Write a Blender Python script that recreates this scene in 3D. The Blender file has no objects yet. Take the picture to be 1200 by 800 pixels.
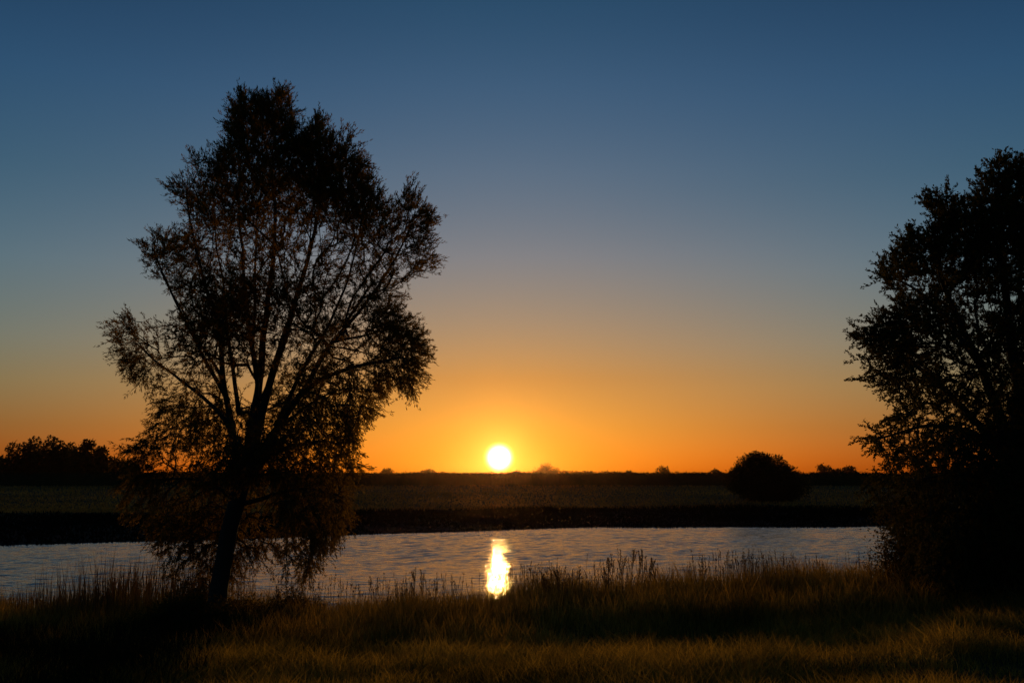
import bpy, math, random
import numpy as np
from mathutils import Vector, noise

# ------------------------------------------------------------------ camera, sky, sun, exposure
S = bpy.context.scene
COL = S.collection
F = 1167.0                      # focal length in pixels of the 1200 px wide photograph
PITCH = math.radians(7.9)
CAMZ = 1.7
cam = bpy.data.cameras.new('camera')
camo = bpy.data.objects.new('camera', cam)
COL.objects.link(camo)
camo.location = (0, 0, CAMZ)
camo.rotation_euler = (math.pi / 2 + PITCH, 0, 0)
cam.sensor_width = 36
cam.lens = F / 1200 * 36
cam.clip_end = 6000
S.camera = camo


def ray(u, v):
    x = (u - 600) / F
    y = (400 - v) / F
    return np.array([x, math.cos(PITCH) - y * math.sin(PITCH), math.sin(PITCH) + y * math.cos(PITCH)])


def P(u, v, Y):
    """the point of the place that stands Y metres ahead along that line of sight"""
    d = ray(u, v)
    return np.array([0, 0, CAMZ]) + d * (Y / d[1])


sd = ray(585, 536)
sd /= np.linalg.norm(sd)
SUN_EL = math.asin(sd[2])
SUN_AZ = math.atan2(sd[0], sd[1])          # from +Y towards +X

W = bpy.data.worlds.new('World')
S.world = W
W.use_nodes = True
nt = W.node_tree
for n in list(nt.nodes):
    nt.nodes.remove(n)


class NG:
    """small node helper"""
    def __init__(s, nt):
        s.nt = nt

    def n(s, t, **kw):
        nd = s.nt.nodes.new(t)
        for k, v in kw.items():
            setattr(nd, k, v)
        return nd

    def l(s, a, b):
        s.nt.links.new(a, b)

    def m(s, op, a, b=None, c=None, clamp=False):
        nd = s.n('ShaderNodeMath', operation=op)
        nd.use_clamp = clamp
        for i, q in enumerate((a, b, c)):
            if q is None:
                continue
            if isinstance(q, (int, float)):
                nd.inputs[i].default_value = q
            else:
                s.l(q, nd.inputs[i])
        return nd.outputs[0]

    def vm(s, op, a, b=None):
        nd = s.n('ShaderNodeVectorMath', operation=op)
        for i, q in enumerate((a, b)):
            if q is None:
                continue
            if isinstance(q, (tuple, list)):
                nd.inputs[i].default_value = q
            else:
                s.l(q, nd.inputs[i])
        return nd

    def mix(s, bt, fac, a, b):
        nd = s.n('ShaderNodeMix', data_type='RGBA', blend_type=bt)
        for sock, q in ((nd.inputs[0], fac), (nd.inputs[6], a), (nd.inputs[7], b)):
            if isinstance(q, (int, float)):
                sock.default_value = q
            elif isinstance(q, (tuple, list)):
                sock.default_value = tuple(q) + (1,) * (4 - len(q))
            else:
                s.l(q, sock)
        return nd.outputs[2]

    def ramp(s, fac, stops, interp='LINEAR'):
        nd = s.n('ShaderNodeValToRGB')
        cr = nd.color_ramp
        cr.interpolation = interp
        while len(cr.elements) < len(stops):
            cr.elements.new(1.0)
        for e, (p, c) in zip(cr.elements, stops):
            e.position = p
            e.color = tuple(c) + (1,) * (4 - len(c))
        s.l(fac, nd.inputs[0])
        return nd.outputs[0]


g = NG(nt)
sky = g.n('ShaderNodeTexSky', sky_type='NISHITA')
sky.sun_disc = False
sky.sun_elevation = SUN_EL
sky.sun_rotation = SUN_AZ
sky.air_density = 1.0
sky.dust_density = 1.3
sky.ozone_density = 3.5
tc = g.n('ShaderNodeTexCoord')
dirv = g.vm('NORMALIZE', tc.outputs['Generated']).outputs[0]
sep = g.n('ShaderNodeSeparateXYZ')
g.l(dirv, sep.inputs[0])
z01 = g.m('MAXIMUM', sep.outputs[2], 0.0)
flat = g.n('ShaderNodeCombineXYZ')
g.l(sep.outputs[0], flat.inputs[0])
g.l(sep.outputs[1], flat.inputs[1])
flatn = g.vm('NORMALIZE', flat.outputs[0]).outputs[0]
cosaz = g.vm('DOT_PRODUCT', flatn, (math.sin(SUN_AZ), math.cos(SUN_AZ), 0)).outputs['Value']
near_sun = g.m('EXPONENT', g.m('MULTIPLY', g.m('SUBTRACT', 1.0, cosaz), -1 / 0.045))
# grading of the Nishita sky by elevation (toward the sun, and away from it)
GS = 3.0
GC = [(0.0, (.95, .85, .5)), (.05, (.97, .87, .40)), (.10, (1.0, .82, .42)), (.154, (1.02, 1.06, .88)), (.22, (1.05, 1.34, 1.38)),
      (.30, (.97, 1.46, 1.52)), (.38, (.8, 1.42, 1.52)), (.45, (.62, 1.25, 1.3)), (.7, (.5, 1.0, 1.1)), (1, (.5, .9, 1.0))]
GE = [(0.0, (1.9, 1.0, .8)), (.05, (1.8, 1.14, .66)), (.09, (2.0, 1.52, .88)), (.13, (1.95, 1.74, 1.22)), (.20, (1.68, 1.84, 1.50)),
      (.28, (1.15, 1.58, 1.4)), (.36, (.88, 1.4, 1.42)), (.43, (.68, 1.1, 1.15)), (.7, (.5, .9, 1.0)), (1, (.5, .9, 1.0))]
rc = g.ramp(z01, [(p, tuple(q / GS for q in c)) for p, c in GC])
re_ = g.ramp(z01, [(p, tuple(q / GS for q in c)) for p, c in GE])
grade = g.mix('MIX', near_sun, re_, rc)
skyc = g.mix('MULTIPLY', 1.0, sky.outputs[0], grade)
# the sun's disc and its aureole, by true angle from the sun
ca = g.vm('DOT_PRODUCT', dirv, tuple(sd)).outputs['Value']
ang = g.m('MULTIPLY', g.m('ARCCOSINE', g.m('MINIMUM', ca, 0.9999999)), 180 / math.pi)
disc = g.m('SMOOTH_MIN', 1.0, g.m('MAXIMUM', g.m('MULTIPLY', g.m('SUBTRACT', 1.0, ang), 1.7), 0.0), 0.05)
disc = g.m('POWER', g.m('MAXIMUM', disc, 0.0), 3.0)
a1 = g.m('EXPONENT', g.m('MULTIPLY', ang, -1 / 0.8))
a2 = g.m('EXPONENT', g.m('MULTIPLY', ang, -1 / 2.6))


def scaled(col, fac):
    return g.mix('MULTIPLY', 1.0, col, fac)


tot = g.mix('ADD', 1.0, skyc, scaled((20 / GS * 10, 11 / GS * 10, 3.6 / GS * 10), disc))
tot = g.mix('ADD', 1.0, tot, scaled((1.7 / GS * 10, .75 / GS * 10, .14 / GS * 10), a1))
tot = g.mix('ADD', 1.0, tot, scaled((.36 / GS * 10, .12 / GS * 10, .006 / GS * 10), a2))
bg = g.n('ShaderNodeBackground')
bg.inputs[1].default_value = 0.1 * GS
g.l(tot, bg.inputs[0])
out = g.n('ShaderNodeOutputWorld')
g.l(bg.outputs[0], out.inputs[0])

sun = bpy.data.lights.new('sun', 'SUN')
sun.energy = 1.2
sun.angle = math.radians(1.1)          # the low sun stands swollen in the haze
sun.color = (1.0, 0.50, 0.14)
suno = bpy.data.objects.new('sun', sun)
COL.objects.link(suno)
suno.location = (0, 0, 30)
suno.rotation_euler = Vector(-sd).to_track_quat('-Z', 'Y').to_euler()

S.view_settings.view_transform = 'Standard'
S.view_settings.look = 'None'
S.view_settings.gamma = 1
S.view_settings.exposure = 0
S.cycles.max_bounces = 8
S.cycles.transmission_bounces = 4
S.cycles.volume_bounces = 0
S.cycles.sample_clamp_indirect = 4

# ------------------------------------------------------------------ helpers
rng = np.random.default_rng(7)
random.seed(7)


def mat(name):
    m = bpy.data.materials.new(name)
    m.use_nodes = True
    for n in list(m.node_tree.nodes):
        m.node_tree.nodes.remove(n)
    q = NG(m.node_tree)
    o = q.n('ShaderNodeOutputMaterial')
    return m, q, o


def leafy(name, dark, light, trans, tcol, scale=0.8, rough=0.6, spec=0.0):
    """leaf or blade: diffuse, a little sheen, light shining through; colour varies per leaf and per patch"""
    m, q, o = mat(name)
    geo = q.n('ShaderNodeNewGeometry')
    nz = q.n('ShaderNodeTexNoise')
    nz.inputs['Scale'].default_value = scale
    nz.inputs['Detail'].default_value = 3
    q.l(geo.outputs['Position'], nz.inputs['Vector'])
    f = q.m('ADD', q.m('MULTIPLY', nz.outputs[0], 1.6), q.m('MULTIPLY', geo.outputs['Random Per Island'], .7))
    f = q.m('SUBTRACT', f, .68, clamp=True)
    c = q.mix('MIX', f, dark, light)
    d = q.n('ShaderNodeBsdfPrincipled')
    q.l(c, d.inputs['Base Color'])
    d.inputs['Roughness'].default_value = rough
    d.inputs['Specular IOR Level'].default_value = spec
    d.inputs['Specular Tint'].default_value = (.3, .25, .15, 1)
    t = q.n('ShaderNodeBsdfTranslucent')
    q.l(q.mix('MULTIPLY', 1.0, c, tcol), t.inputs[0])
    mx = q.n('ShaderNodeMixShader')
    mx.inputs[0].default_value = trans
    q.l(d.outputs[0], mx.inputs[1])
    q.l(t.outputs[0], mx.inputs[2])
    q.l(mx.outputs[0], o.inputs[0])
    return m


def bark(name, c1, c2, sc=9):
    m, q, o = mat(name)
    t = q.n('ShaderNodeTexCoord')
    mp = q.n('ShaderNodeMapping')
    mp.inputs['Scale'].default_value = (sc, sc, sc * .2)
    q.l(t.outputs['Object'], mp.inputs[0])
    nz = q.n('ShaderNodeTexNoise')
    nz.inputs['Detail'].default_value = 6
    nz.inputs['Scale'].default_value = 2
    q.l(mp.outputs[0], nz.inputs['Vector'])
    d = q.n('ShaderNodeBsdfPrincipled')
    q.l(q.mix('MIX', nz.outputs[0], c1, c2), d.inputs['Base Color'])
    d.inputs['Roughness'].default_value = .9
    b = q.n('ShaderNodeBump')
    b.inputs['Strength'].default_value = .8
    b.inputs['Distance'].default_value = .03
    q.l(nz.outputs[0], b.inputs['Height'])
    q.l(b.outputs[0], d.inputs['Normal'])
    q.l(d.outputs[0], o.inputs[0])
    return m


def mesh_np(name, verts, faces_list, mats, parent=None, matidx=None, smooth=True):
    """faces_list: arrays of shape (n, k); matidx: one material index per array"""
    me = bpy.data.meshes.new(name)
    verts = np.asarray(verts, dtype=np.float32)
    me.vertices.add(len(verts))
    me.vertices.foreach_set('co', verts.ravel())
    loops = np.concatenate([f.ravel() for f in faces_list]).astype(np.int32)
    tot = np.concatenate([np.full(len(f), f.shape[1], np.int32) for f in faces_list])
    start = np.concatenate([[0], np.cumsum(tot)[:-1]]).astype(np.int32)
    me.loops.add(len(loops))
    me.loops.foreach_set('vertex_index', loops)
    me.polygons.add(len(tot))
    me.polygons.foreach_set('loop_start', start)
    me.polygons.foreach_set('loop_total', tot)
    if matidx is not None:
        me.polygons.foreach_set('material_index', np.concatenate([np.full(len(f), i, np.int32) for f, i in zip(faces_list, matidx)]))
    me.polygons.foreach_set('use_smooth', np.full(len(tot), smooth))
    me.update(calc_edges=True)
    me.validate()
    for m in mats:
        me.materials.append(m)
    o = bpy.data.objects.new(name, me)
    COL.objects.link(o)
    if parent is not None:
        o.parent = parent
        o.matrix_parent_inverse.identity()
        o.location = -Vector(parent.location) + Vector(o.location)
    return o


def thing(name, label, cat, loc, group=None):
    o = bpy.data.objects.new(name, None)
    COL.objects.link(o)
    o.location = Vector([float(c) for c in loc])
    o['label'] = label
    o['category'] = cat
    if group:
        o['group'] = group
    return o


def unit(a):
    return a / np.maximum(np.linalg.norm(a, axis=-1, keepdims=True), 1e-9)


def leaf_quads(b, d, L, Wd, normal=None):
    """diamond leaves: base b, direction d, lengths L, widths Wd"""
    n = len(b)
    r = unit(rng.normal(size=(n, 3))) if normal is None else normal
    s = unit(np.cross(d, r))
    nn = np.cross(s, d)
    L = np.broadcast_to(L, n)[:, None]
    Wd = np.broadcast_to(Wd, n)[:, None]
    bend = nn * L * .12
    v = np.stack([b, b + d * L * .42 + s * Wd * .5 + bend, b + d * L, b + d * L * .42 - s * Wd * .5 + bend], 1).reshape(-1, 3)
    f = np.arange(n * 4).reshape(n, 4)
    return v, f


def frusta(a, b, ra, rb, k=4):
    """tapered tubes from a to b"""
    n = len(a)
    d = unit(b - a)
    ref = np.where(np.abs(d[:, 2:3]) > .9, np.array([[1., 0, 0]]), np.array([[0., 0, 1]]))
    s = unit(np.cross(d, ref))
    t = np.cross(d, s)
    an = np.arange(k) * 2 * math.pi / k
    ring = s[:, None, :] * np.cos(an)[None, :, None] + t[:, None, :] * np.sin(an)[None, :, None]
    va = a[:, None, :] + ring * ra[:, None, None]
    vb = b[:, None, :] + ring * rb[:, None, None]
    v = np.concatenate([va, vb], 1).reshape(-1, 3)
    i = np.arange(k)
    j = (i + 1) % k
    q = np.stack([i, j, j + k, i + k], 1)
    f = (q[None] + (np.arange(n) * 2 * k)[:, None, None]).reshape(-1, 4)
    return v, f


def tube(pts, rad, k=10, bump=.06, seed=0):
    """smooth bumpy tube along a polyline (already resampled)"""
    pts = np.asarray(pts)
    n = len(pts)
    d = unit(np.gradient(pts, axis=0))
    ref = np.array([0, 1., 0]) if abs(d[0][1]) < .8 else np.array([1., 0, 0])
    vs = []
    for i in range(n):
        s = unit(np.cross(d[i], ref))
        t = np.cross(s, d[i])
        for j in range(k):
            a = j * 2 * math.pi / k
            e = 1 + bump * noise.noise(Vector((math.cos(a) * 1.3 + seed, math.sin(a) * 1.3, i * .35 + seed)))
            vs.append(pts[i] + (s * math.cos(a) + t * math.sin(a)) * rad[i] * e)
    vs = np.array(vs)
    i = np.arange(k)
    j = (i + 1) % k
    q = np.stack([i, j, j + k, i + k], 1)
    f = (q[None] + (np.arange(n - 1) * k)[:, None, None]).reshape(-1, 4)
    caps = np.array([np.arange(k)[::-1], np.arange(k) + (n - 1) * k])
    return vs, [f, caps]


def resample(pts, step):
    """Catmull-Rom through the points, about one sample per step"""
    p = [np.asarray(q, float) for q in pts]
    p = [2 * p[0] - p[1]] + p + [2 * p[-1] - p[-2]]
    o = []
    for i in range(1, len(p) - 2):
        m = max(2, int(np.linalg.norm(p[i + 1] - p[i]) / step))
        for k in range(m):
            t = k / m
            a, b, c, d = p[i - 1], p[i], p[i + 1], p[i + 2]
            o.append(.5 * (2 * b + (c - a) * t + (2 * a - 5 * b + 4 * c - d) * t * t + (3 * b - a - 3 * c + d) * t ** 3))
    o.append(p[-2])
    return np.array(o)


def in_poly(x, y, poly):
    ins = np.zeros(len(x), bool)
    n = len(poly)
    for i in range(n):
        x0, y0 = poly[i]
        x1, y1 = poly[(i + 1) % n]
        c = ((y0 > y) != (y1 > y)) & (x < (x1 - x0) * (y - y0) / (y1 - y0 + 1e-12) + x0)
        ins ^= c
    return ins


def noise_at(p, sc, seed=0.0):
    return np.array([noise.noise(Vector((q[0] * sc + seed, q[1] * sc - seed, q[2] * sc + seed * .5))) for q in p])


def smooth(a, b, x):
    t = np.clip((x - a) / (b - a), 0, 1)
    return t * t * (3 - 2 * t)


# ------------------------------------------------------------------ ground, one sheet with the river cut into it
FBX = np.array([-1300, -160, -60, -24.5, -9.3, 5.7, 24, 60, 200, 1300.])
FBY = np.array([-60, 12, 35, 47.6, 57.4, 66, 67.5, 66, 60, 50.])
WATER_Z = -1.4


def far_bank(x):
    return np.interp(x, FBX, FBY) + .5 * np.sin(x * .21 + 1) + .35 * np.sin(x * .55)


def shore_width(x):
    return np.interp(x, [-60, -25, -8, 10, 40], [42, 40, 36, 32, 32])


def near_bank(x):
    return np.minimum(23.6 + .5 * np.sin(x * .45) + .3 * np.sin(x * 1.1 + 2), far_bank(x) - 8)


def hnoise(x, y, sc, seed):
    x, y = np.broadcast_arrays(x, y)
    return np.array([noise.noise(Vector((a * sc + seed, b * sc - seed, seed))) for a, b in zip(x.ravel(), y.ravel())]).reshape(x.shape)


def height(x, y):
    x = np.asarray(x, float)
    y = np.asarray(y, float)
    nb, fb = near_bank(x), far_bank(x)
    xx = np.clip(x, -14, 14)
    t = np.clip((y - 5) / 14, 0, 1)
    near = -.70 * t + .042 * xx * np.clip(y / 18, 0, 1)
    near = near + .10 * hnoise(x * .6, y, .33, 3.1) + .05 * hnoise(x, y, .9, 8.2)
    # a shallow hollow in the middle of the meadow
    near = near - .16 * np.exp(-(((x - 1.4) / 2.6) ** 2 + ((y - 13.6) / 1.3) ** 2)) + .08 * np.exp(-(((x - 2) / 5) ** 2 + ((y - 10.6) / 1.0) ** 2))
    near = near - .16 * np.exp(-((x + 2) / 3.2) ** 2) * smooth(12, 19, y)
    bankdrop = smooth(nb - 3.2, nb + .9, y)
    z = near * (1 - bankdrop) + (WATER_Z - .35) * bankdrop
    z = z - .5 * smooth(nb, nb + 5, y)
    # beyond the water a low wet shore climbs very gently to the field
    d = y - fb
    shore = WATER_Z - .30 + .34 * smooth(-1.2, .4, d) + .32 * np.clip(d / shore_width(x), 0, 1)
    field = shore + .05 * hnoise(x * .5, y, .05, 1.7) * np.clip(d / 10, 0, 1)
    # an added rise crosses the field to keep the low sun off the water: a long slope toward the water, a gentler one behind
    yb = 190 + 4 * np.sin(x * .012) + 2 * np.sin(x * .031 + 1)
    field = field + 1.62 * np.clip((y - yb + 92) / 92, 0, 1) * (1 - .72 * smooth(yb + 4, yb + 60, y))
    rise = smooth(fb - 1.6, fb - 1.2, y)
    z = z * (1 - rise) + field * rise
    return z


xs = np.unique(np.concatenate([np.arange(-16, 16.01, .3), np.arange(-100, 100, 2.), np.linspace(-1250, 1250, 90)]))
ys = np.unique(np.concatenate([np.arange(4, 27, .25), np.arange(-20, 210, 1.), np.linspace(-90, 300, 60), np.linspace(300, 1350, 20)]))
X, Y = np.meshgrid(xs, ys)
Z = height(X, Y)
nx, ny = len(xs), len(ys)
idx = np.arange(nx * ny).reshape(ny, nx)
gf = np.stack([idx[:-1, :-1], idx[:-1, 1:], idx[1:, 1:], idx[1:, :-1]], -1).reshape(-1, 4)
m, q, o = mat('meadow_soil')
geo = q.n('ShaderNodeNewGeometry')
mp = q.n('ShaderNodeMapping')
mp.inputs['Scale'].default_value = (.035, .16, .1)
q.l(geo.outputs['Position'], mp.inputs[0])
n1 = q.n('ShaderNodeTexNoise')
n1.inputs['Scale'].default_value = 1
n1.inputs['Detail'].default_value = 8
q.l(mp.outputs[0], n1.inputs['Vector'])
n2 = q.n('ShaderNodeTexNoise')
n2.inputs['Scale'].default_value = 3.5
n2.inputs['Detail'].default_value = 8
q.l(geo.outputs['Position'], n2.inputs['Vector'])
c = q.ramp(n1.outputs[0], [(.30, (.035, .032, .014)), (.5, (.065, .05, .02)), (.68, (.10, .075, .03))])
c2 = q.ramp(n2.outputs[0], [(.35, (.4, .4, .4)), (.65, (1, 1, 1))])
c = q.mix('MULTIPLY', .8, c, c2)
sx = q.n('ShaderNodeSeparateXYZ')
q.l(geo.outputs['Position'], sx.inputs[0])
wet = q.m('SUBTRACT', 1.0, q.m('DIVIDE', q.m('ADD', q.m('ADD', sx.outputs[2], 1.13), q.m('MULTIPLY', q.m('SUBTRACT', n1.outputs[0], .5), .12)), .05), clamp=True)
c = q.mix('MIX', wet, c, (.014, .012, .008))
d = q.n('ShaderNodeBsdfPrincipled')
q.l(c, d.inputs['Base Color'])
d.inputs['Roughness'].default_value = 1
d.inputs['Specular IOR Level'].default_value = .05
bp = q.n('ShaderNodeBump')
bp.inputs['Distance'].default_value = .12
q.l(n2.outputs[0], bp.inputs['Height'])
q.l(bp.outputs[0], d.inputs['Normal'])
q.l(d.outputs[0], o.inputs[0])
ground = mesh_np('ground', np.stack([X, Y, Z], -1).reshape(-1, 3), [gf], [m])
ground['kind'] = 'structure'

# ------------------------------------------------------------------ water
m, q, o = mat('river_water')
geo = q.n('ShaderNodeNewGeometry')


def wave(sx, sy, detail, rot):
    mp = q.n('ShaderNodeMapping')
    mp.inputs['Scale'].default_value = (sx, sy, 1)
    mp.inputs['Rotation'].default_value = (0, 0, rot)
    q.l(geo.outputs['Position'], mp.inputs[0])
    nz = q.n('ShaderNodeTexNoise')
    nz.inputs['Scale'].default_value = 1
    nz.inputs['Detail'].default_value = detail
    nz.inputs['Roughness'].default_value = .55
    q.l(mp.outputs[0], nz.inputs['Vector'])
    return nz.outputs[0]


hsum = q.m('MULTIPLY', wave(1.6, 7.0, 2, -.06), .042)
bp = q.n('ShaderNodeBump')
bp.inputs['Strength'].default_value = 1
bp.inputs['Distance'].default_value = 1
q.l(hsum, bp.inputs['Height'])
d = q.n('ShaderNodeBsdfPrincipled')
d.inputs['Base Color'].default_value = (.012, .016, .018, 1)
d.inputs['Roughness'].default_value = .12
d.inputs['IOR'].default_value = 1.33
q.l(bp.outputs[0], d.inputs['Normal'])
q.l(d.outputs[0], o.inputs[0])
wrng = np.random.default_rng(21)
waves = []
for i in range(46):
    lam = .24 * (.85 / .24) ** wrng.uniform(0, 1)
    th = wrng.normal() * .38 + .08
    waves.append((2 * math.pi / lam * math.sin(th), 2 * math.pi / lam * math.cos(th), .0028 * lam ** .9, wrng.uniform(0, 6.28)))


def ripple(x, y):
    z = np.zeros_like(x)
    for kx, ky, a_, ph in waves:
        z += a_ * np.sin(kx * x + ky * y + ph)
    gust = .85 + .45 * hnoise(x[::4, ::4] * .5, y[::4, ::4], .13, 3.3)
    gust = np.repeat(np.repeat(gust, 4, 0), 4, 1)[:x.shape[0], :x.shape[1]]
    return z * np.clip(gust, .2, 1.6)


def sheet(name_x, step):
    rows = []
    n_ = int(56 / step)
    Xw = np.repeat(np.array(name_x)[:, None], n_, 1)
    y0 = near_bank(np.array(name_x)) - 1.5
    y1 = far_bank(np.array(name_x)) + 1.5
    Yw = y0[:, None] + (y1 - y0)[:, None] * np.linspace(0, 1, n_)[None]
    return Xw, Yw


wx = np.concatenate([np.linspace(-1200, -70, 14), np.arange(-60, -36, 1.5), np.arange(-36, 40, .22), np.arange(40, 61, 1.5), np.linspace(70, 1200, 14)])
Xw, Yw = sheet(wx, .07)
Zw = WATER_Z + ripple(Xw, Yw)
wi = np.arange(Xw.size).reshape(Xw.shape)
wf = np.stack([wi[:-1, :-1], wi[1:, :-1], wi[1:, 1:], wi[:-1, 1:]], -1).reshape(-1, 4)
water = mesh_np('water', np.stack([Xw, Yw, Zw], -1).reshape(-1, 3), [wf], [m])
water['kind'] = 'structure'

# ------------------------------------------------------------------ trees
M_BARK = bark('bark', (.010, .008, .006), (.03, .023, .017))
M_WILLOW = leafy('willow_leaf', (.03, .028, .010), (.115, .085, .024), .55, (2.8, 2.1, .65), .7)
M_BROAD = leafy('broad_leaf', (.028, .034, .012), (.075, .068, .02), .35, (1.4, 1.15, .45), .8)
M_SHRUB = leafy('shrub_leaf', (.03, .028, .01), (.08, .062, .02), .35, (1.4, 1.1, .4), .9)
M_FAR = leafy('far_leaf', (.03, .032, .014), (.06, .055, .022), .3, (1.3, 1.1, .5), .15)


def grow(limbs, targets, bf=.35, step=.16):
    """connect every target point to the nearest wood, preferring short ways to the root; returns nodes, parents, radii"""
    nodes, par, plen = [], [], []
    for L in limbs:                      # L: (polyline, radii)
        pts = L[0]
        ln = 0.
        for i, p_ in enumerate(pts):
            if i:
                ln += np.linalg.norm(pts[i] - pts[i - 1])
            nodes.append(p_)
            par.append(-2)
            plen.append(ln)
    base = len(nodes)
    cap = base + len(targets) * 5 + 10
    N = np.zeros((cap, 3))
    N[:base] = nodes
    PL = np.zeros(cap)
    PL[:base] = np.array(plen) * .8
    PA = np.full(cap, -2)
    cnt = base
    dist = np.array([np.min(np.linalg.norm(N[:base] - t, axis=1)) for t in targets])
    tips = []
    for ti in np.argsort(dist):
        t = targets[ti]
        dd = np.linalg.norm(N[:cnt] - t, axis=1)
        j = int(np.argmin(dd + bf * PL[:cnt]))
        m_ = max(1, min(4, int(dd[j] / step)))
        prev = j
        a = N[j].copy()
        side = rng.normal(size=3) * dd[j] * .06
        for k in range(1, m_ + 1):
            f = k / m_
            N[cnt] = a + (t - a) * f + side * math.sin(math.pi * f)
            PA[cnt] = prev
            PL[cnt] = PL[prev] + dd[j] / m_
            prev = cnt
            cnt += 1
        tips.append(prev)
    N, PA = N[:cnt], PA[:cnt]
    R3 = np.zeros(cnt)
    haskid = np.zeros(cnt, bool)
    haskid[PA[base:]] = True
    for i in range(cnt - 1, base - 1, -1):
        if not haskid[i]:
            R3[i] += .0035 ** 2.4
        R3[PA[i]] += R3[i]
    R = R3 ** (1 / 2.4)
    return N, PA, R, base, np.array(tips)


def build_tree(root, trunk, limbs, targets, leafmat, leaf, crown_name='crown', bf=.35, droop=None, twig=.38, per=14, twigs=2, wood=None):
    """trunk / limbs: (points, r0, r1); leaf: (length, width); droop(p) -> vector added to the twig directions"""
    wood = wood or M_BARK
    P0 = Vector(root.location)
    lims = []
    for pts, r0, r1 in [trunk] + limbs:
        pp = resample(pts, .15)
        t = np.linspace(0, 1, len(pp))
        wob = np.array([[noise.noise(Vector((i * .21, s * 7.7, pts[-1][0]))) for s in range(3)] for i in range(len(pp))]) * .05
        wob *= np.minimum(1, t * 4)[:, None]
        lims.append((pp + wob, r0 + (r1 - r0) * t ** .6))
    # the trunk flares at its foot
    pp, rr = lims[0]
    rr = rr * (1 + .55 * np.exp(-np.linspace(0, 1, len(pp)) / .12))
    lims[0] = (pp, rr)
    vs, fs = tube(pp, rr, 14, .16, 1.3)
    mesh_np('trunk', vs, fs, [wood], root)
    for i, (pp, rr) in enumerate(lims[1:]):
        vs, fs = tube(pp, rr, 9, .12, i * 2.1)
        mesh_np('limb', vs, fs, [wood], root)
    N, PA, R, base, tips = grow(lims, targets, bf)
    e = np.arange(base, len(N))
    lr = np.concatenate([l_[1] for l_ in lims])
    Rp = R.copy()
    Rp[:base] = np.minimum(Rp[:base], lr * .8)
    ra = np.minimum(Rp[PA[e]], Rp[e] * 1.6)
    fv, ff = frusta(N[PA[e]], N[e], ra, Rp[e], 4)
    # twigs and leaves
    tipdir = unit(N[tips] - N[PA[tips]])
    vs, fl, off = [fv], [ff], len(fv)
    mi = [1]
    twv, lv = [], []
    for k in range(twigs):
        b0 = N[tips]
        d = tipdir + rng.normal(size=b0.shape) * .45
        if droop is not None:
            d = d + droop(b0)
        d = unit(d)
        ln = twig * rng.uniform(.55, 1.3, len(b0))
        end = b0 + d * ln[:, None]
        sag = np.zeros_like(end)
        sag[:, 2] = -.12 * ln
        end = end + sag
        v, f = frusta(b0, end, np.full(len(b0), .0035), np.full(len(b0), .0018), 3)
        vs.append(v)
        fl.append(f + off)
        off += len(v)
        mi.append(1)
        for s in range(per):
            t = rng.uniform(.0, 1.0, len(b0))
            bb = b0 + (end - b0) * t[:, None] + rng.normal(size=b0.shape) * .012
            ld = unit(d * .9 + rng.normal(size=b0.shape) * .45)
            if droop is not None:
                ld = unit(ld + droop(b0) * .4)
            v, f = leaf_quads(bb, ld, leaf[0] * rng.uniform(.6, 1.25, len(b0)), leaf[1] * rng.uniform(.7, 1.3, len(b0)))
            vs.append(v)
            fl.append(f + off)
            off += len(v)
            mi.append(0)
    mesh_np(crown_name, np.concatenate(vs), fl, [leafmat, wood], root, mi, smooth=False)


def sample_crown(poly, Yc, n, depth, keep, er=7):
    """points in a crown whose silhouette is poly (photo pixels at distance Yc) and whose thickness follows depth(u, v)"""
    poly = np.array(poly, float)
    lo, hi = poly.min(0), poly.max(0)
    outp = []
    while len(outp) < n:
        u = rng.uniform(lo[0], hi[0], 4000)
        v = rng.uniform(lo[1], hi[1], 4000)
        k = in_poly(u, v, poly)
        for du, dv in ((-er, 0), (er, 0), (0, -er), (0, er)):
            k &= in_poly(u + du, v + dv, poly)
        u, v = u[k], v[k]
        dy = depth(u, v) * np.sqrt(rng.uniform(0, 1, len(u))) * np.where(rng.uniform(size=len(u)) < .5, -1, 1)
        pts = np.array([P(a, b, Yc + c) for a, b, c in zip(u, v, dy)])
        kk = keep(u, v, pts)
        outp.extend(pts[kk])
    return np.array(outp[:n])


def gz(x, y):
    return float(height(np.array([x]), np.array([y]))[0])


# ---- the slender willow on the near bank
YT = 18.0


def limb_px(lst, Yc, dend):
    n = len(lst)
    o_ = []
    for i, (u, v) in enumerate(lst):
        o_.append(P(u, v, Yc + dend * (i / (n - 1)) ** 1.2))
    return o_


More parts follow.
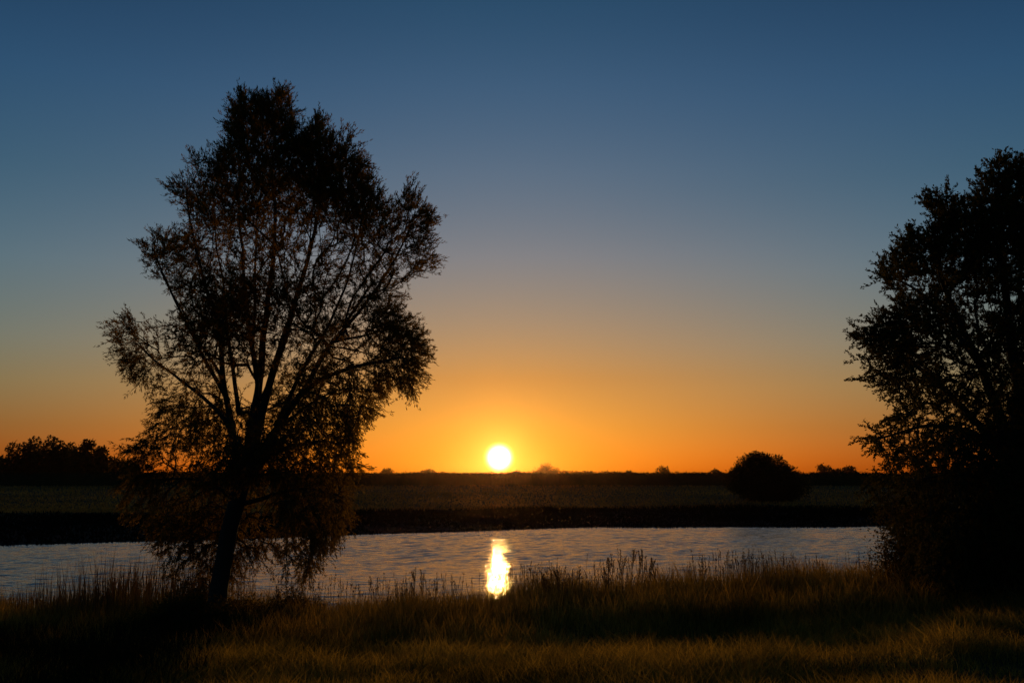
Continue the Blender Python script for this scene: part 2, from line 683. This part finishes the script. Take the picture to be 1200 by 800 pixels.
wil_base = P(250, 728, YT)
wil_base[2] = gz(wil_base[0], wil_base[1]) - .12
root = thing('willow_tree', 'tall slender willow with several upswept limbs and lacy crown, leaning over the near bank', 'tree', wil_base)
trunk = ([wil_base, P(256, 690, YT), P(264, 640, YT), P(275, 595, YT), P(287, 550, YT)], .15, .148)
limbs = [
    ([*limb_px([(282, 562), (273, 510), (263, 445), (257, 390), (241, 330), (226, 270), (218, 225)], YT, -1.2)], .09, .014),
    ([*limb_px([(287, 556), (295, 500), (305, 440), (309, 390), (318, 325), (322, 255), (316, 190), (298, 130)], YT, .6)], .115, .012),
    ([*limb_px([(290, 556), (304, 495), (320, 440), (335, 390), (352, 330), (368, 270), (378, 205), (380, 160)], YT, -.7)], .11, .014),
    ([*limb_px([(291, 556), (318, 512), (345, 472), (370, 430), (395, 395), (425, 360), (455, 318), (482, 262)], YT, 1.0)], .10, .012),
    ([*limb_px([(350, 464), (385, 440), (430, 426), (470, 418)], YT, -1.0)], .06, .02),
    ([*limb_px([(305, 536), (338, 524), (378, 519), (405, 525)], YT, .7)], .055, .018),
    ([*limb_px([(274, 520), (262, 490), (232, 462), (190, 430), (158, 402)], YT, 1.3)], .06, .012),
    ([*limb_px([(303, 450), (292, 385), (285, 310), (281, 235), (284, 160)], YT, 1.6)], .06, .012),
    ([*limb_px([(268, 470), (240, 420), (215, 370), (190, 320), (178, 290)], YT, -1.6)], .05, .012),
    ([*limb_px([(306, 470), (330, 410), (350, 350), (362, 290), (366, 230)], YT, -.6)], .05, .008),
    ([*limb_px([(322, 500), (352, 440), (385, 380), (410, 320), (425, 250), (420, 195)], YT, .5)], .05, .008),
    ([*limb_px([(280, 485), (271, 420), (263, 350), (255, 290), (250, 225)], YT, .9)], .05, .008),
    ([*limb_px([(262, 445), (235, 400), (205, 350), (182, 305)], YT, .4)], .035, .008),
    ([*limb_px([(392, 400), (420, 395), (460, 385), (492, 398)], YT, .8)], .035, .008),
    ([*limb_px([(330, 500), (370, 470), (410, 455), (450, 460)], YT, -.8)], .035, .008),
    ([*limb_px([(296, 520), (300, 460), (296, 390), (300, 310), (304, 230), (310, 150)], YT, -1.1)], .055, .008),
    ([*limb_px([(278, 590), (255, 570), (225, 560), (190, 560)], YT, -.8)], .05, .015),
    ([*limb_px([(283, 590), (320, 580), (360, 575), (395, 580)], YT, -.9)], .05, .015),
]
wpoly = [(278, 96), (290, 112), (312, 112), (333, 101), (347, 125), (352, 158), (362, 150), (370, 126), (382, 145), (390, 160), (408, 142), (422, 168),
         (428, 190), (440, 205), (440, 228), (455, 238), (466, 222), (484, 210), (498, 240), (512, 262), (500, 280), (516, 292), (506, 322), (480, 330),
         (462, 345), (474, 372), (496, 388), (505, 418), (490, 440), (497, 470), (478, 462), (455, 452), (440, 470), (448, 500), (426, 490), (418, 515), (430, 548), (412, 560),
         (414, 610), (385, 640), (360, 680), (330, 700), (300, 690), (270, 700), (215, 700), (190, 660), (175, 625), (150, 600), (132, 575), (150, 545), (128, 528), (165, 512), (172, 480), (190, 462),
         (158, 448), (142, 425), (126, 388), (146, 362), (165, 372), (188, 378), (208, 365), (196, 338), (170, 318), (158, 288), (176, 270), (200, 272),
         (225, 268), (212, 242), (188, 217), (206, 210), (222, 205), (214, 178), (236, 176), (252, 188), (262, 178), (262, 140), (272, 128)]


def wdepth(u, v):
    return np.interp(v, [95, 160, 260, 400, 520, 600, 700], [.5, 1.3, 2.2, 2.6, 2.6, 2.2, 1.4]) * np.interp(np.abs(u - 310), [0, 120, 210], [1, .85, .4])


def wkeep(u, v, p_):
    nz = noise_at(p_, .68, 3.3) + .45 * noise_at(p_, 1.9, 9.1)
    # fullest in the upper crown, open among the limbs and around the trunk
    dens = np.interp(v, [95, 200, 265, 330, 430, 500, 560, 600, 640, 700], [.5, .52, .50, .50, .45, .40, .36, .34, .24, .13])
    dens = dens - .35 * np.exp(-(((u - 300) / 45) ** 2 + ((v - 430) / 90) ** 2))
    dens = dens - .16 * smooth(262, 215, u) * smooth(440, 480, v)
    dens = dens - .30 * np.exp(-(((u - 315) / 70) ** 2 + ((v - 512) / 42) ** 2)) + .34 * smooth(530, 560, v) * smooth(680, 620, v)
    dens = dens + .25 * np.exp(-(((u - 478) / 42) ** 2 + ((v - 275) / 55) ** 2)) + .12 * np.exp(-(((u - 440) / 40) ** 2 + ((v - 215) / 40) ** 2))
    dens = dens + .26 * np.exp(-(((u - 470) / 50) ** 2 + ((v - 290) / 50) ** 2))
    # the hanging foliage below the fork grows behind the trunk
    front = (v > 560) & (p_[:, 1] < YT + .2) & (np.abs(u - 268) < 60)
    return (rng.uniform(size=len(u)) < np.clip(dens + nz * 1.8 - .06, 0, 1)) & ~front


def wdroop(p_):
    z = p_[:, 2]
    up = np.interp(z, [-.5, 2.5, 4.5, 8], [-1.1, -.75, .15, 1.0])
    outw = p_[:, 0] - P(300, 400, YT)[0]
    return np.stack([outw * .12, np.zeros(len(z)), up], 1)


wt = sample_crown(wpoly, YT, 7600, wdepth, wkeep)
build_tree(root, trunk, limbs, wt, M_WILLOW, (.07, .0145), droop=wdroop, twig=.31, per=23, twigs=2)

# ---- the broad-leaved tree at the right edge
YR = 17.0
rb_ = P(1196, 700, YR)
rb_[2] = gz(rb_[0], rb_[1]) - .1
root = thing('broadleaf_tree', 'dense dark broad-leaved tree cut off by the right edge, taller than the shrubs below it', 'tree', rb_)
trunk = ([rb_, P(1196, 640, YR), P(1190, 580, YR), P(1188, 530, YR)], .27, .22)
limbs = [
    ([*limb_px([(1187, 540), (1165, 470), (1135, 400), (1105, 330), (1092, 260)], YR, -.8)], .13, .025),
    ([*limb_px([(1186, 545), (1150, 500), (1100, 450), (1055, 410), (1015, 395)], YR, .6)], .10, .02),
    ([*limb_px([(1190, 540), (1192, 450), (1180, 350), (1172, 260), (1170, 200)], YR, .8)], .16, .025),
    ([*limb_px([(1192, 540), (1220, 460), (1255, 380), (1280, 290), (1275, 220)], YR, -.6)], .14, .025),
    ([*limb_px([(1192, 545), (1240, 500), (1300, 450), (1350, 400)], YR, .5)], .11, .02),
    ([*limb_px([(1160, 515), (1110, 500), (1060, 505), (1025, 515)], YR, -.9)], .06, .015),
    ([*limb_px([(1190, 560), (1140, 550), (1090, 560), (1040, 570)], YR, .7)], .06, .015),
    ([*limb_px([(1150, 430), (1110, 375), (1065, 335), (1030, 320)], YR, 1.4)], .06, .015),
    ([*limb_px([(1200, 480), (1230, 400), (1225, 300), (1222, 230)], YR, 1.8)], .09, .02),
]
rpoly = [(1168, 158), (1178, 190), (1205, 182), (1240, 168), (1275, 190), (1300, 180), (1335, 225), (1350, 270), (1385, 310), (1375, 360), (1405, 400), (1400, 460), (1420, 500), (1390, 560),
         (1370, 640), (1300, 690), (1200, 700), (1100, 690), (1065, 660), (1045, 620), (1020, 590), (1006, 562), (1040, 540), (1030, 532), (1010, 522), (1012, 500), (1034, 488), (1050, 472), (1030, 456), (1004, 450), (992, 418),
         (998, 384), (1028, 364), (1058, 352), (1030, 340), (1020, 318), (1042, 296), (1056, 282), (1066, 262), (1092, 272), (1080, 240), (1080, 196), (1114, 196), (1126, 246), (1136, 232), (1142, 196), (1158, 205)]


def rdepth(u, v):
    return np.interp(v, [168, 260, 400, 560, 700], [.7, 1.8, 2.6, 2.4, 1.6]) * np.interp(np.abs(u - 1200), [0, 120, 210], [1, .85, .45])


def rkeep(u, v, p_):
    nz = noise_at(p_, .85, 5.3) + .45 * noise_at(p_, 2.1, 1.1)
    dens = np.interp(u, [995, 1040, 1100, 1200], [.5, .55, .75, .9]) + np.interp(v, [160, 300, 430, 520, 700], [.1, .1, -.1, .0, .1])
    return rng.uniform(size=len(u)) < np.clip(dens + nz * 1.9 - .12, 0, 1)


def rdroop(p_):
    z = p_[:, 2]
    up = np.interp(z, [0, 2.5, 4.5, 7], [-.5, -.2, .25, .6])
    outw = p_[:, 0] - P(1200, 400, YR)[0]
    return np.stack([outw * .07, np.zeros(len(z)), up], 1)


rt = sample_crown(rpoly, YR, 9000, rdepth, rkeep)
build_tree(root, trunk, limbs, rt, M_BROAD, (.05, .023), droop=rdroop, twig=.27, per=31, twigs=2)


# ---- shrubs: several stems from one foot
def shrub(label, foot, w, h, n, leafm=M_SHRUB, leaf=(.07, .03), grp=None, stems=7, per=9, name='shrub'):
    f0 = np.array([foot[0], foot[1], gz(foot[0], foot[1]) - .05])
    root = thing(name, label, 'shrub', f0, grp)
    lims, st = [], []
    for k in range(stems):
        a = rng.uniform(0, 2 * math.pi)
        r = w * .5 * rng.uniform(.25, .75)
        tip = f0 + np.array([math.cos(a) * r, math.sin(a) * r, h * rng.uniform(.55, .85)])
        mid = f0 + (tip - f0) * np.array([.35, .35, .5])
        pp = resample([f0 + rng.normal(size=3) * .03 * np.array([1, 1, 0]), mid, tip], .15)
        lims.append((pp, np.linspace(.025, .006, len(pp))))
    for pp, rr in lims:
        vs, fs = tube(pp, rr, 5, .05, 0)
        mesh_np('stem', vs, fs, [M_BARK], root)
    tg = []
    while len(tg) < n:
        q_ = unit(rng.normal(size=(1, 3)))[0] * rng.uniform(.2, 1) ** .5
        q_[2] = abs(q_[2])
        p_ = f0 + q_ * np.array([w / 2, w / 2, h])
        lump = 1 + .5 * noise.noise(Vector(p_ * (2.2 / w) * 1.6 + np.array([foot[0], 0, 0])))
        p_ = f0 + (p_ - f0) * lump
        tg.append(p_)
    tg = np.array(tg)
    N, PA, R, base, tips = grow(lims, tg, .3)
    e = np.arange(base, len(N))
    R[:base] = .006
    vs, ff = frusta(N[PA[e]], N[e], np.minimum(R[PA[e]], R[e] * 1.5), R[e], 3)
    V, FL, mi, off = [vs], [ff], [1], len(vs)
    td = unit(N[tips] - N[PA[tips]])
    for s in range(per * 2):
        ld = unit(td + rng.normal(size=td.shape) * .8)
        bb = N[tips] + rng.normal(size=td.shape) * (.035 * h + .05)
        v, f = leaf_quads(bb, ld, leaf[0] * rng.uniform(.6, 1.3, len(bb)), leaf[1] * rng.uniform(.7, 1.3, len(bb)))
        V.append(v)
        FL.append(f + off)
        off += len(v)
        mi.append(0)
    mesh_np('foliage', np.concatenate(V), FL, [leafm, M_BARK], root, mi, smooth=False)


def gp(u, Y):
    p_ = P(u, 600, Y)
    return (p_[0], p_[1])


shrub('bushy dark shrub reaching out over the water left of the broad-leaved tree', gp(1088, 19.5), 2.0, 2.2, 1000)
shrub('large dark shrub filling the foot of the broad-leaved tree', gp(1140, 18.2), 2.6, 2.0, 1100)
shrub('dark shrub under the broad-leaved tree, cut off by the right edge', gp(1215, 17.6), 2.2, 1.7, 700)
shrub('low dark shrub crouching against the foot of the willow trunk', gp(248, 17.0), 2.2, .6, 800)
shrub('loose airy shrub standing in the reeds right of the willow trunk', gp(345, 18.8), 1.3, .75, 300, leaf=(.07, .018), per=7)


# ---- trees beyond the river
def far_tree(label, foot, w, h, n, leaf, lobes=9, trunk_h=.22, grp=None, name='tree', dens_in=.3, crown='crown', cat='tree', bare=False, shape=1.0):
    f0 = np.array([foot[0], foot[1], gz(foot[0], foot[1]) - .1])
    root = thing(name, label, cat, f0, grp)
    top = f0 + np.array([0, 0, h * .75])
    pp = resample([f0, f0 + np.array([w * .02, 0, h * .3]), top], max(.3, h * .06))
    vs, fs = tube(pp, np.linspace(h * .035, h * .006, len(pp)), 7, .1, 0)
    mesh_np('trunk', vs, fs, [M_BARK], root)
    cz = trunk_h * h
    cen, rad = [], []
    for k in range(lobes):
        a = rng.uniform(0, 2 * math.pi)
        t = rng.uniform(0, 1)
        rr = w * .5 * math.sqrt(rng.uniform(0, 1)) * (1 - .75 * t ** (1.6 * shape)) * .8
        cen.append([math.cos(a) * rr, math.sin(a) * rr, cz + (h - cz) * (.12 + .76 * t)])
        if shape >= 2.5:
            rr = w * .5 * math.sqrt(rng.uniform(0, 1)) * .76
            t = t * (1 - (rr / (w * .5)) ** 2)
            cen[-1] = [math.cos(a) * rr, math.sin(a) * rr, cz + (h - cz) * (.10 + .80 * t)]
        rad.append(rng.uniform(.16, .27 if shape < 2.5 else .21) * w * (1.1 - .35 * t))
    cen.append([0, 0, cz + (h - cz) * .42])
    rad.append(.36 * w)
    cen, rad = np.array(cen), np.array(rad)
    rad = np.minimum(rad, np.minimum(h - cen[:, 2], cen[:, 2] + .02 * h) * 1.0 + .02 * h)
    # limbs to each lobe
    a = np.repeat((f0 + np.array([0, 0, h * .25]))[None], len(cen), 0)
    b = f0 + cen
    fv, ff = frusta(a, b, np.full(len(cen), h * .013), np.full(len(cen), h * .004), 4)
    V, FL, mi, off = [fv], [ff], [1], len(fv)
    k = rng.choice(len(cen), n, p=rad ** 2 / np.sum(rad ** 2))
    dirs = unit(rng.normal(size=(n, 3)))
    rr = rad[k] * (dens_in + (1 - dens_in) * rng.uniform(0, 1, n) ** .6)
    pos = f0 + cen[k] + dirs * rr[:, None] * np.array([1, 1, .85])
    pos += rng.normal(size=pos.shape) * leaf * .25
    ld = unit(dirs + rng.normal(size=dirs.shape) * .6)
    if bare:
        ends = pos
        st = f0 + cen[k]
        fv, ff = frusta(st, ends, np.full(n, h * .004), np.full(n, h * .0015), 3)
        V.append(fv)
        FL.append(ff + off)
        off += len(fv)
        mi.append(1)
        v, f = leaf_quads(ends, ld, leaf * rng.uniform(.5, 1.2, n), leaf * .35)
    else:
        v, f = leaf_quads(pos, ld, leaf * rng.uniform(.6, 1.3, n), leaf * rng.uniform(.4, .8, n))
    V.append(v)
    FL.append(f + off)
    mi.append(0)
    mesh_np(crown, np.concatenate(V), FL, [M_FAR, M_BARK], root, mi, smooth=False)


def at_px(u, Y):
    p_ = P(u, 570, Y)
    return (p_[0], p_[1])


far_tree('broad round dark tree standing alone in the field on the far side of the water', at_px(901, 118), 9.7, 6.3, 42000, .25, lobes=40, trunk_h=.04, name='round_tree', shape=2.6)

# the tall clump at the left edge of the far field
left_clump = [(-14, 262, 11, 9.5, 'dark tree of the far left clump, cut off by the left edge'),
              (14, 258, 10, 10.4, 'dark tree of the far left clump, second from the left edge'),
              (40, 262, 10, 12.4, 'dark tree of the far left clump, left neighbour of its tallest tree'),
              (62, 258, 10, 13.2, 'tallest dark tree in the clump at the far left of the field'),
              (80, 264, 9, 11.2, 'dark tree of the far left clump, low in the dip between two taller crowns'),
              (97, 258, 9.5, 12.3, 'dark tree of the far left clump, second tallest at its right side'),
              (118, 262, 11, 9.6, 'dark tree of the far left clump, partly behind the willow foliage'),
              (142, 264, 12, 7.4, 'low dark tree ending the far left clump behind the willow crown')]
for u, Yd, w, h, lab in left_clump:
    far_tree(lab, at_px(u, Yd * 1.5), w * 1.5, h * 1.5 + .9, 3800, 1.1, lobes=12, trunk_h=.03, shape=1.5, grp='trees of the far left clump')

skyline = [(640, 790, 20.8, 19.2, 1500, 1.2, 'small bare round tree on the skyline just right of the sun', True),
           (776, 790, 16.3, 13.7, 1920, 1.4, 'small bushy tree on the skyline left of the big round tree', False),
           (738, 790, 12.4, 9.8, 1280, 1.4, 'low bush on the skyline halfway between the sun and the round tree', False),
           (690, 790, 11.2, 9.8, 1120, 1.4, 'low bush on the skyline just right of the bare tree', False),
           (606, 790, 10.6, 10.1, 1120, 1.4, 'tiny bush on the skyline directly under the sun', False),
           (500, 790, 17.1, 10.9, 1440, 1.4, 'wide low bush on the skyline between the willow and the sun', False),
           (452, 790, 13.1, 11.2, 1280, 1.4, 'low bush on the skyline next to the right side of the willow', False),
           (838, 790, 15.5, 10.6, 1440, 1.4, 'low bush on the skyline touching the left side of the round tree', False),
           (967, 790, 15.9, 14.6, 1920, 1.4, 'taller of the small trees on the skyline between round tree and right tree', False),
           (981, 790, 12.6, 13.4, 1440, 1.4, 'narrow middle tree of the three between round tree and right tree', False),
           (996, 790, 19.1, 14.0, 1760, 1.4, 'small tree on the skyline touching the foliage of the right tree', False)]
for u, Yd, w, h, n, lf, lab, bare in skyline:
    far_tree(lab, at_px(u, Yd), w, h, n, lf, lobes=random.randint(8, 15), trunk_h=.12, shape=random.uniform(1.6, 3), grp='small trees on the skyline', bare=bare, dens_in=.5 if bare else .3)

# the far wood on the horizon and the hedge in front, raised to keep the low sun off the water
def mass(name, label, cat, x0, x1, yc, dep, hbase, amp, n, leaf, seed, yoff=lambda x_: 0 * x_):
    xs_ = np.arange(x0, x1, leaf * .8)
    top = hbase + amp * (hnoise(xs_ / (hbase * 9), xs_ * 0, 1, seed) + .6 * hnoise(xs_ / (hbase * 2.6), xs_ * 0, 1, seed + 2) + .4 * hnoise(xs_ / (hbase * .8), xs_ * 0, 1, seed + 4))
    # a lumpy body under the leaves
    cols = []
    for i, (xx, tt) in enumerate(zip(xs_, top)):
        for dy, hz in ((-.5, -.5), (-.42, .55 * tt), (-.1, .9 * tt), (.25, .8 * tt), (.5, -.5)):
            yy = yc + float(yoff(xx))
            cols.append((xx + random.uniform(-.3, .3) * leaf, yy + dy * dep + random.uniform(-.3, .3) * leaf, hz * random.uniform(.88, 1.04)))
    cols = np.array(cols)
    cols[:, 2] += height(cols[:, 0], cols[:, 1])
    k = 5
    ii = np.arange(len(xs_) * k).reshape(-1, k)
    f1 = np.stack([ii[:-1, :-1], ii[1:, :-1], ii[1:, 1:], ii[:-1, 1:]], -1).reshape(-1, 4)
    x = rng.uniform(x0, x1, n)
    tp = np.interp(x, xs_, top)
    z = -.3 + (tp + .1) * rng.uniform(0, 1, n) ** .6
    y = yc + yoff(x) + dep * rng.uniform(-.55, .5, n)
    z = z + height(x, y)
    v, f = leaf_quads(np.stack([x, y, z], 1), unit(rng.normal(size=(n, 3)) + np.array([0, 0, .3])), leaf * rng.uniform(.5, 1.1, n), leaf * rng.uniform(.4, .8, n))
    o = mesh_np(name, np.concatenate([np.array(cols), v]), [f1, f + len(cols)], [M_FARMASS], smooth=False)
    o['kind'] = 'stuff'
    o['label'] = label
    o['category'] = cat


M_FARMASS = leafy('far_wood_leaf', (.028, .03, .014), (.05, .05, .02), 0.0, (1, 1, 1), .05)
mass('treeline', 'long low dark wood along the horizon', 'treeline', -900, 900, 800, 30, 7.6, 1.9, 40000, 1.5, 4.4)
mass('screen_hedge', 'dark hedge on the crest of the field, raised to screen the water from the sun', 'hedge', -220, 220, 192, 2.6, 2.7, .26, 76000, .30, 9.4, yoff=lambda x_: 4 * np.sin(x_ * .012) + 2 * np.sin(x_ * .031 + 1))


# ------------------------------------------------------------------ grass
def blades(x, y, h, wd, lean, bend=.35, z=None):
    n = len(x)
    z = height(x, y) - .02 if z is None else z
    b = np.stack([x, y, z], 1)
    a = rng.uniform(0, 2 * math.pi, n)
    s = np.stack([np.cos(a), np.sin(a), np.zeros(n)], 1)
    ln = np.stack([rng.normal(size=n) * lean, rng.normal(size=n) * lean, np.zeros(n)], 1)
    up = np.array([[0, 0, 1.]])
    h = h[:, None]
    wd = np.broadcast_to(wd, n)[:, None]
    m1 = b + (up * .55 + ln * .4) * h
    t1 = b + (up + ln * (1 + bend)) * h
    v = np.stack([b - s * wd / 2, b + s * wd / 2, m1 + s * wd * .4, m1 - s * wd * .4, t1], 1).reshape(-1, 3)
    i = np.arange(n)[:, None] * 5
    return v, i + np.array([[0, 1, 2, 3]]), i + np.array([[3, 2, 4]])


def grass(name, label, x, y, h, wd, lean, m, heads=None):
    v, q4, t3 = blades(x, y, h, wd, lean)
    o = mesh_np(name, v, [q4, t3], [m], smooth=False)
    o['kind'] = 'stuff'
    o['label'] = label
    o['category'] = 'grass'
    return o


def field_pts(n, y0, y1, slope, pad=1.5, power=1.0):
    """random points in the wedge of ground the photograph looks over, with a margin at both sides"""
    y = y0 + (y1 - y0) * rng.uniform(0, 1, n) ** power
    x = rng.uniform(-1, 1, n) * (y * slope + pad)
    return x, y


M_GRASS = leafy('meadow_grass', (.045, .042, .013), (.30, .225, .065), .62, (2.2, 1.9, .75), .55)
M_TALL = leafy('tall_grass', (.05, .04, .014), (.28, .195, .06), .62, (2.1, 1.75, .65), .5)
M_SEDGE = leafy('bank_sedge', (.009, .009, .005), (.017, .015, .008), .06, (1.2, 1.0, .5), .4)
M_STALK = leafy('dry_stalk', (.07, .045, .02), (.16, .10, .04), .35, (1.2, .9, .5), 1.5)

# short meadow grass
x, y = field_pts(150000, 6.0, 16.5, .56)
cl = hnoise(x, y, .8, 2.7)
h = np.clip(rng.uniform(.08, .24, len(x)) * (1 + 1.0 * cl + .5 * hnoise(x, y, 2.1, 4.2)), .05, .6)
grass('meadow_grass', 'short soft brown meadow grass across the foreground', x, y, h, .0075, .42, M_GRASS)

# rough tall grass along the bank
x, y = field_pts(80000, 13.2, 22.6, .57)
cl = hnoise(x, y, .55, 6.1) + .5 * hnoise(x, y, 1.5, 3.4)
k = rng.uniform(size=len(x)) < np.clip(.45 + cl * .9 + smooth(15, 19, y) * .4, .03, 1)
x, y, cl = x[k], y[k], cl[k]
h = np.clip(rng.uniform(.28, .62, len(x)) * (1 + .6 * cl) * (.55 + .45 * smooth(13, 18, y)), .12, 1.0)
grass('tall_grass', 'rough tall dry grass along the near bank of the water', x, y, h, .011, .22, M_TALL)

# dark-coloured blades standing in for the willow's shade, left of and below it
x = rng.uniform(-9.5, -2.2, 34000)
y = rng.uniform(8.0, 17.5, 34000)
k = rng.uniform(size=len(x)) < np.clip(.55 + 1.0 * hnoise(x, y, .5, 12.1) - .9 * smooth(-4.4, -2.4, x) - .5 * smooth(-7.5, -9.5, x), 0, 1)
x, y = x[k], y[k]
M_SHADE_BLADE = leafy('shade_blade', (.010, .012, .006), (.03, .027, .012), .12, (1.1, 1.0, .5), .6)
grass('shade_blades', 'dark blades standing in for the shade in front of the willow', x, y, rng.uniform(.22, .48, len(x)), .012, .2, M_SHADE_BLADE)

# reeds left of the willow and seed heads along the rim
x1 = rng.uniform(-13.5, -5.6, 5200)
y1 = rng.uniform(18.2, 22.6, 5200)
k = rng.uniform(size=len(x1)) < np.clip(.4 + 1.2 * hnoise(x1, y1, .9, 7.3) + .3 * smooth(-10.5, -7.5, x1), .02, 1)
x1, y1 = x1[k], y1[k]
h1 = rng.uniform(.55, 1.0, len(x1)) * (1 + .3 * hnoise(x1, y1, .8, 1.3)) * (.8 + .65 * smooth(-9.6, -7.6, x1))
grass('reeds', 'pale dry reeds standing at the water left of the willow', x1, y1, h1, .014, .06, M_STALK)

# grass with feathery heads along the rim
x2 = np.concatenate([rng.uniform(-4.5, 13, 2600), rng.normal(1.6, 1.0, 900), rng.normal(-1.9, .5, 260)])
y2 = rng.uniform(18.0, 22.2, len(x2))
k = rng.uniform(size=len(x2)) < np.clip(.25 + 1.3 * hnoise(x2, y2, .7, 11.3), .02, 1)
x2, y2 = x2[k], y2[k]
h2 = rng.uniform(.5, .85, len(x2)) * (1 + .22 * np.exp(-((x2 - 2.1) / .7) ** 2))
z2 = height(x2, y2) - .02
lean = rng.normal(size=(len(x2), 2)) * .10
tip = np.stack([x2 + lean[:, 0] * h2, y2 + lean[:, 1] * h2, z2 + h2], 1)
fv, ff = frusta(np.stack([x2, y2, z2], 1), tip, np.full(len(x2), .0035), np.full(len(x2), .002), 3)
V, FL, off = [fv], [ff], len(fv)
for s in range(9):
    t = rng.uniform(.76, 1.04, len(x2))
    b = np.stack([x2, y2, z2], 1) + (tip - np.stack([x2, y2, z2], 1)) * t[:, None]
    dd = unit(rng.normal(size=b.shape) * .35 + np.array([0, 0, 1.]))
    v, f = leaf_quads(b, dd, rng.uniform(.03, .07, len(b)), .012)
    V.append(v)
    FL.append(f + off)
    off += len(v)
o = mesh_np('seeding_grass', np.concatenate(V), FL, [M_STALK], smooth=False)
o['kind'] = 'stuff'
o['label'] = 'feathery seed heads of grass along the rim of the bank'
o['category'] = 'grass'

# dark sedge of the wet far shore, then the far field's grass
n = 90000
x = rng.uniform(-80, 85, n)
t = rng.uniform(-.02, 1.03, n)
y = far_bank(x) + t * shore_width(x)
k = rng.uniform(size=n) < np.clip(1 - (t - .7) * 3 + 2 * hnoise(x * .3, y, .1, 5.5), 0, 1)
x, y, t = x[k], y[k], t[k]
h = rng.uniform(.10, .24, len(x)) * (1 + .7 * hnoise(x, y, .12, 4.1)) * (.7 + .9 * np.clip(t, 0, 1))
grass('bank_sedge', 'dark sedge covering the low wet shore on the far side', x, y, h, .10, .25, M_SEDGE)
n = 60000
y = 84 + 110 * rng.uniform(0, 1, n) ** 1.6
x = rng.uniform(-1, 1, n) * (y * .57 + 8)
k = y > far_bank(x) + shore_width(x) * .93
x, y = x[k], y[k]
h = rng.uniform(.12, .30, len(x)) * (1 + .6 * hnoise(x * .4, y, .06, 9.1))
M_FIELD = leafy('field_grass', (.14, .10, .036), (.44, .26, .085), .6, (1.5, 1.15, .5), .06)
grass('field_grass', 'dry pale grass of the field beyond the water', x, y, h, .13, .3, M_FIELD)


# ------------------------------------------------------------------ single tall weeds on the rim
def weed(foot, h, seed, spikes):
    r_ = np.random.default_rng(seed)
    f0 = np.array([foot[0], foot[1], gz(foot[0], foot[1]) - .03])
    root = thing('weed_stalk', 'thin dry weed stalk with narrow upright seed spikes on the bank rim', 'weed', f0, 'tall weed stalks on the bank rim')
    ln = r_.normal(size=2) * .07
    pts = resample([f0, f0 + np.array([ln[0] * h * .3, ln[1] * h * .3, h * .5]), f0 + np.array([ln[0] * h, ln[1] * h, h])], .08)
    vs, fs = tube(pts, np.linspace(.007, .003, len(pts)), 5, 0, 0)
    mesh_np('stem', vs, fs, [M_STALK], root)
    for k in range(spikes):
        i = int(len(pts) * r_.uniform(.45, .8)) if k else int(len(pts) * .72)
        a = pts[i]
        if k:
            ang = r_.uniform(0, 2 * math.pi)
            b = a + np.array([math.cos(ang) * .09, math.sin(ang) * .09, r_.uniform(.16, .3)])
        else:
            b = pts[-1] + np.array([0, 0, .05])
        fv, ff = frusta(a[None], b[None], np.array([.0035]), np.array([.002]), 4)
        nl = 38
        t = r_.uniform(.25, 1, nl)
        bb = a + (b - a) * t[:, None] + r_.normal(size=(nl, 3)) * .006
        dd = unit(np.array([0, 0, 1.]) + r_.normal(size=(nl, 3)) * .45)
        v, f = leaf_quads(bb, dd, r_.uniform(.025, .05, nl), .011)
        mesh_np('seed_spike', np.concatenate([fv, v]), [ff, f + len(fv)], [M_STALK], root, smooth=False)


for u, Yd, h, s in ((486, 19.3, .95, 1), (497, 19.6, .85, 2), (706, 19.2, .85, 3), (718, 19.5, .90, 4), (729, 19.2, 1.02, 5), (738, 19.6, .95, 6),
                    (712, 19.8, .82, 12), (744, 19.9, .86, 13), (760, 19.7, .78, 14), (752, 19.3, .95, 7), (768, 19.5, .8, 8), (655, 19.4, .72, 9), (640, 19.1, .7, 10), (822, 19.4, .72, 11)):
    x_, y_ = gp(u, Yd)
    weed((x_, y_), h, s, 4)


# ------------------------------------------------------------------ the evening air
m, q, o = mat('evening_haze')
vol = q.n('ShaderNodeVolumePrincipled')
vol.inputs['Color'].default_value = (1, .58, .28, 1)
vol.inputs['Density'].default_value = 1.8e-5
vol.inputs['Anisotropy'].default_value = .94
q.l(vol.outputs[0], o.inputs['Volume'])
hx0, hx1, hy0, hy1, hz0, hz1 = -1300, 1300, -120, 1400, -4.0, 24.0
hv = [(x_, y_, z_) for x_ in (hx0, hx1) for y_ in (hy0, hy1) for z_ in (hz0, hz1)]
haze = mesh_np('haze', hv, [np.array([[0, 1, 3, 2], [4, 6, 7, 5], [0, 4, 5, 1], [2, 3, 7, 6], [0, 2, 6, 4], [1, 5, 7, 3]])], [m], smooth=False)
haze['kind'] = 'stuff'
haze['label'] = 'thin evening haze glowing around the low sun'
haze['category'] = 'haze'
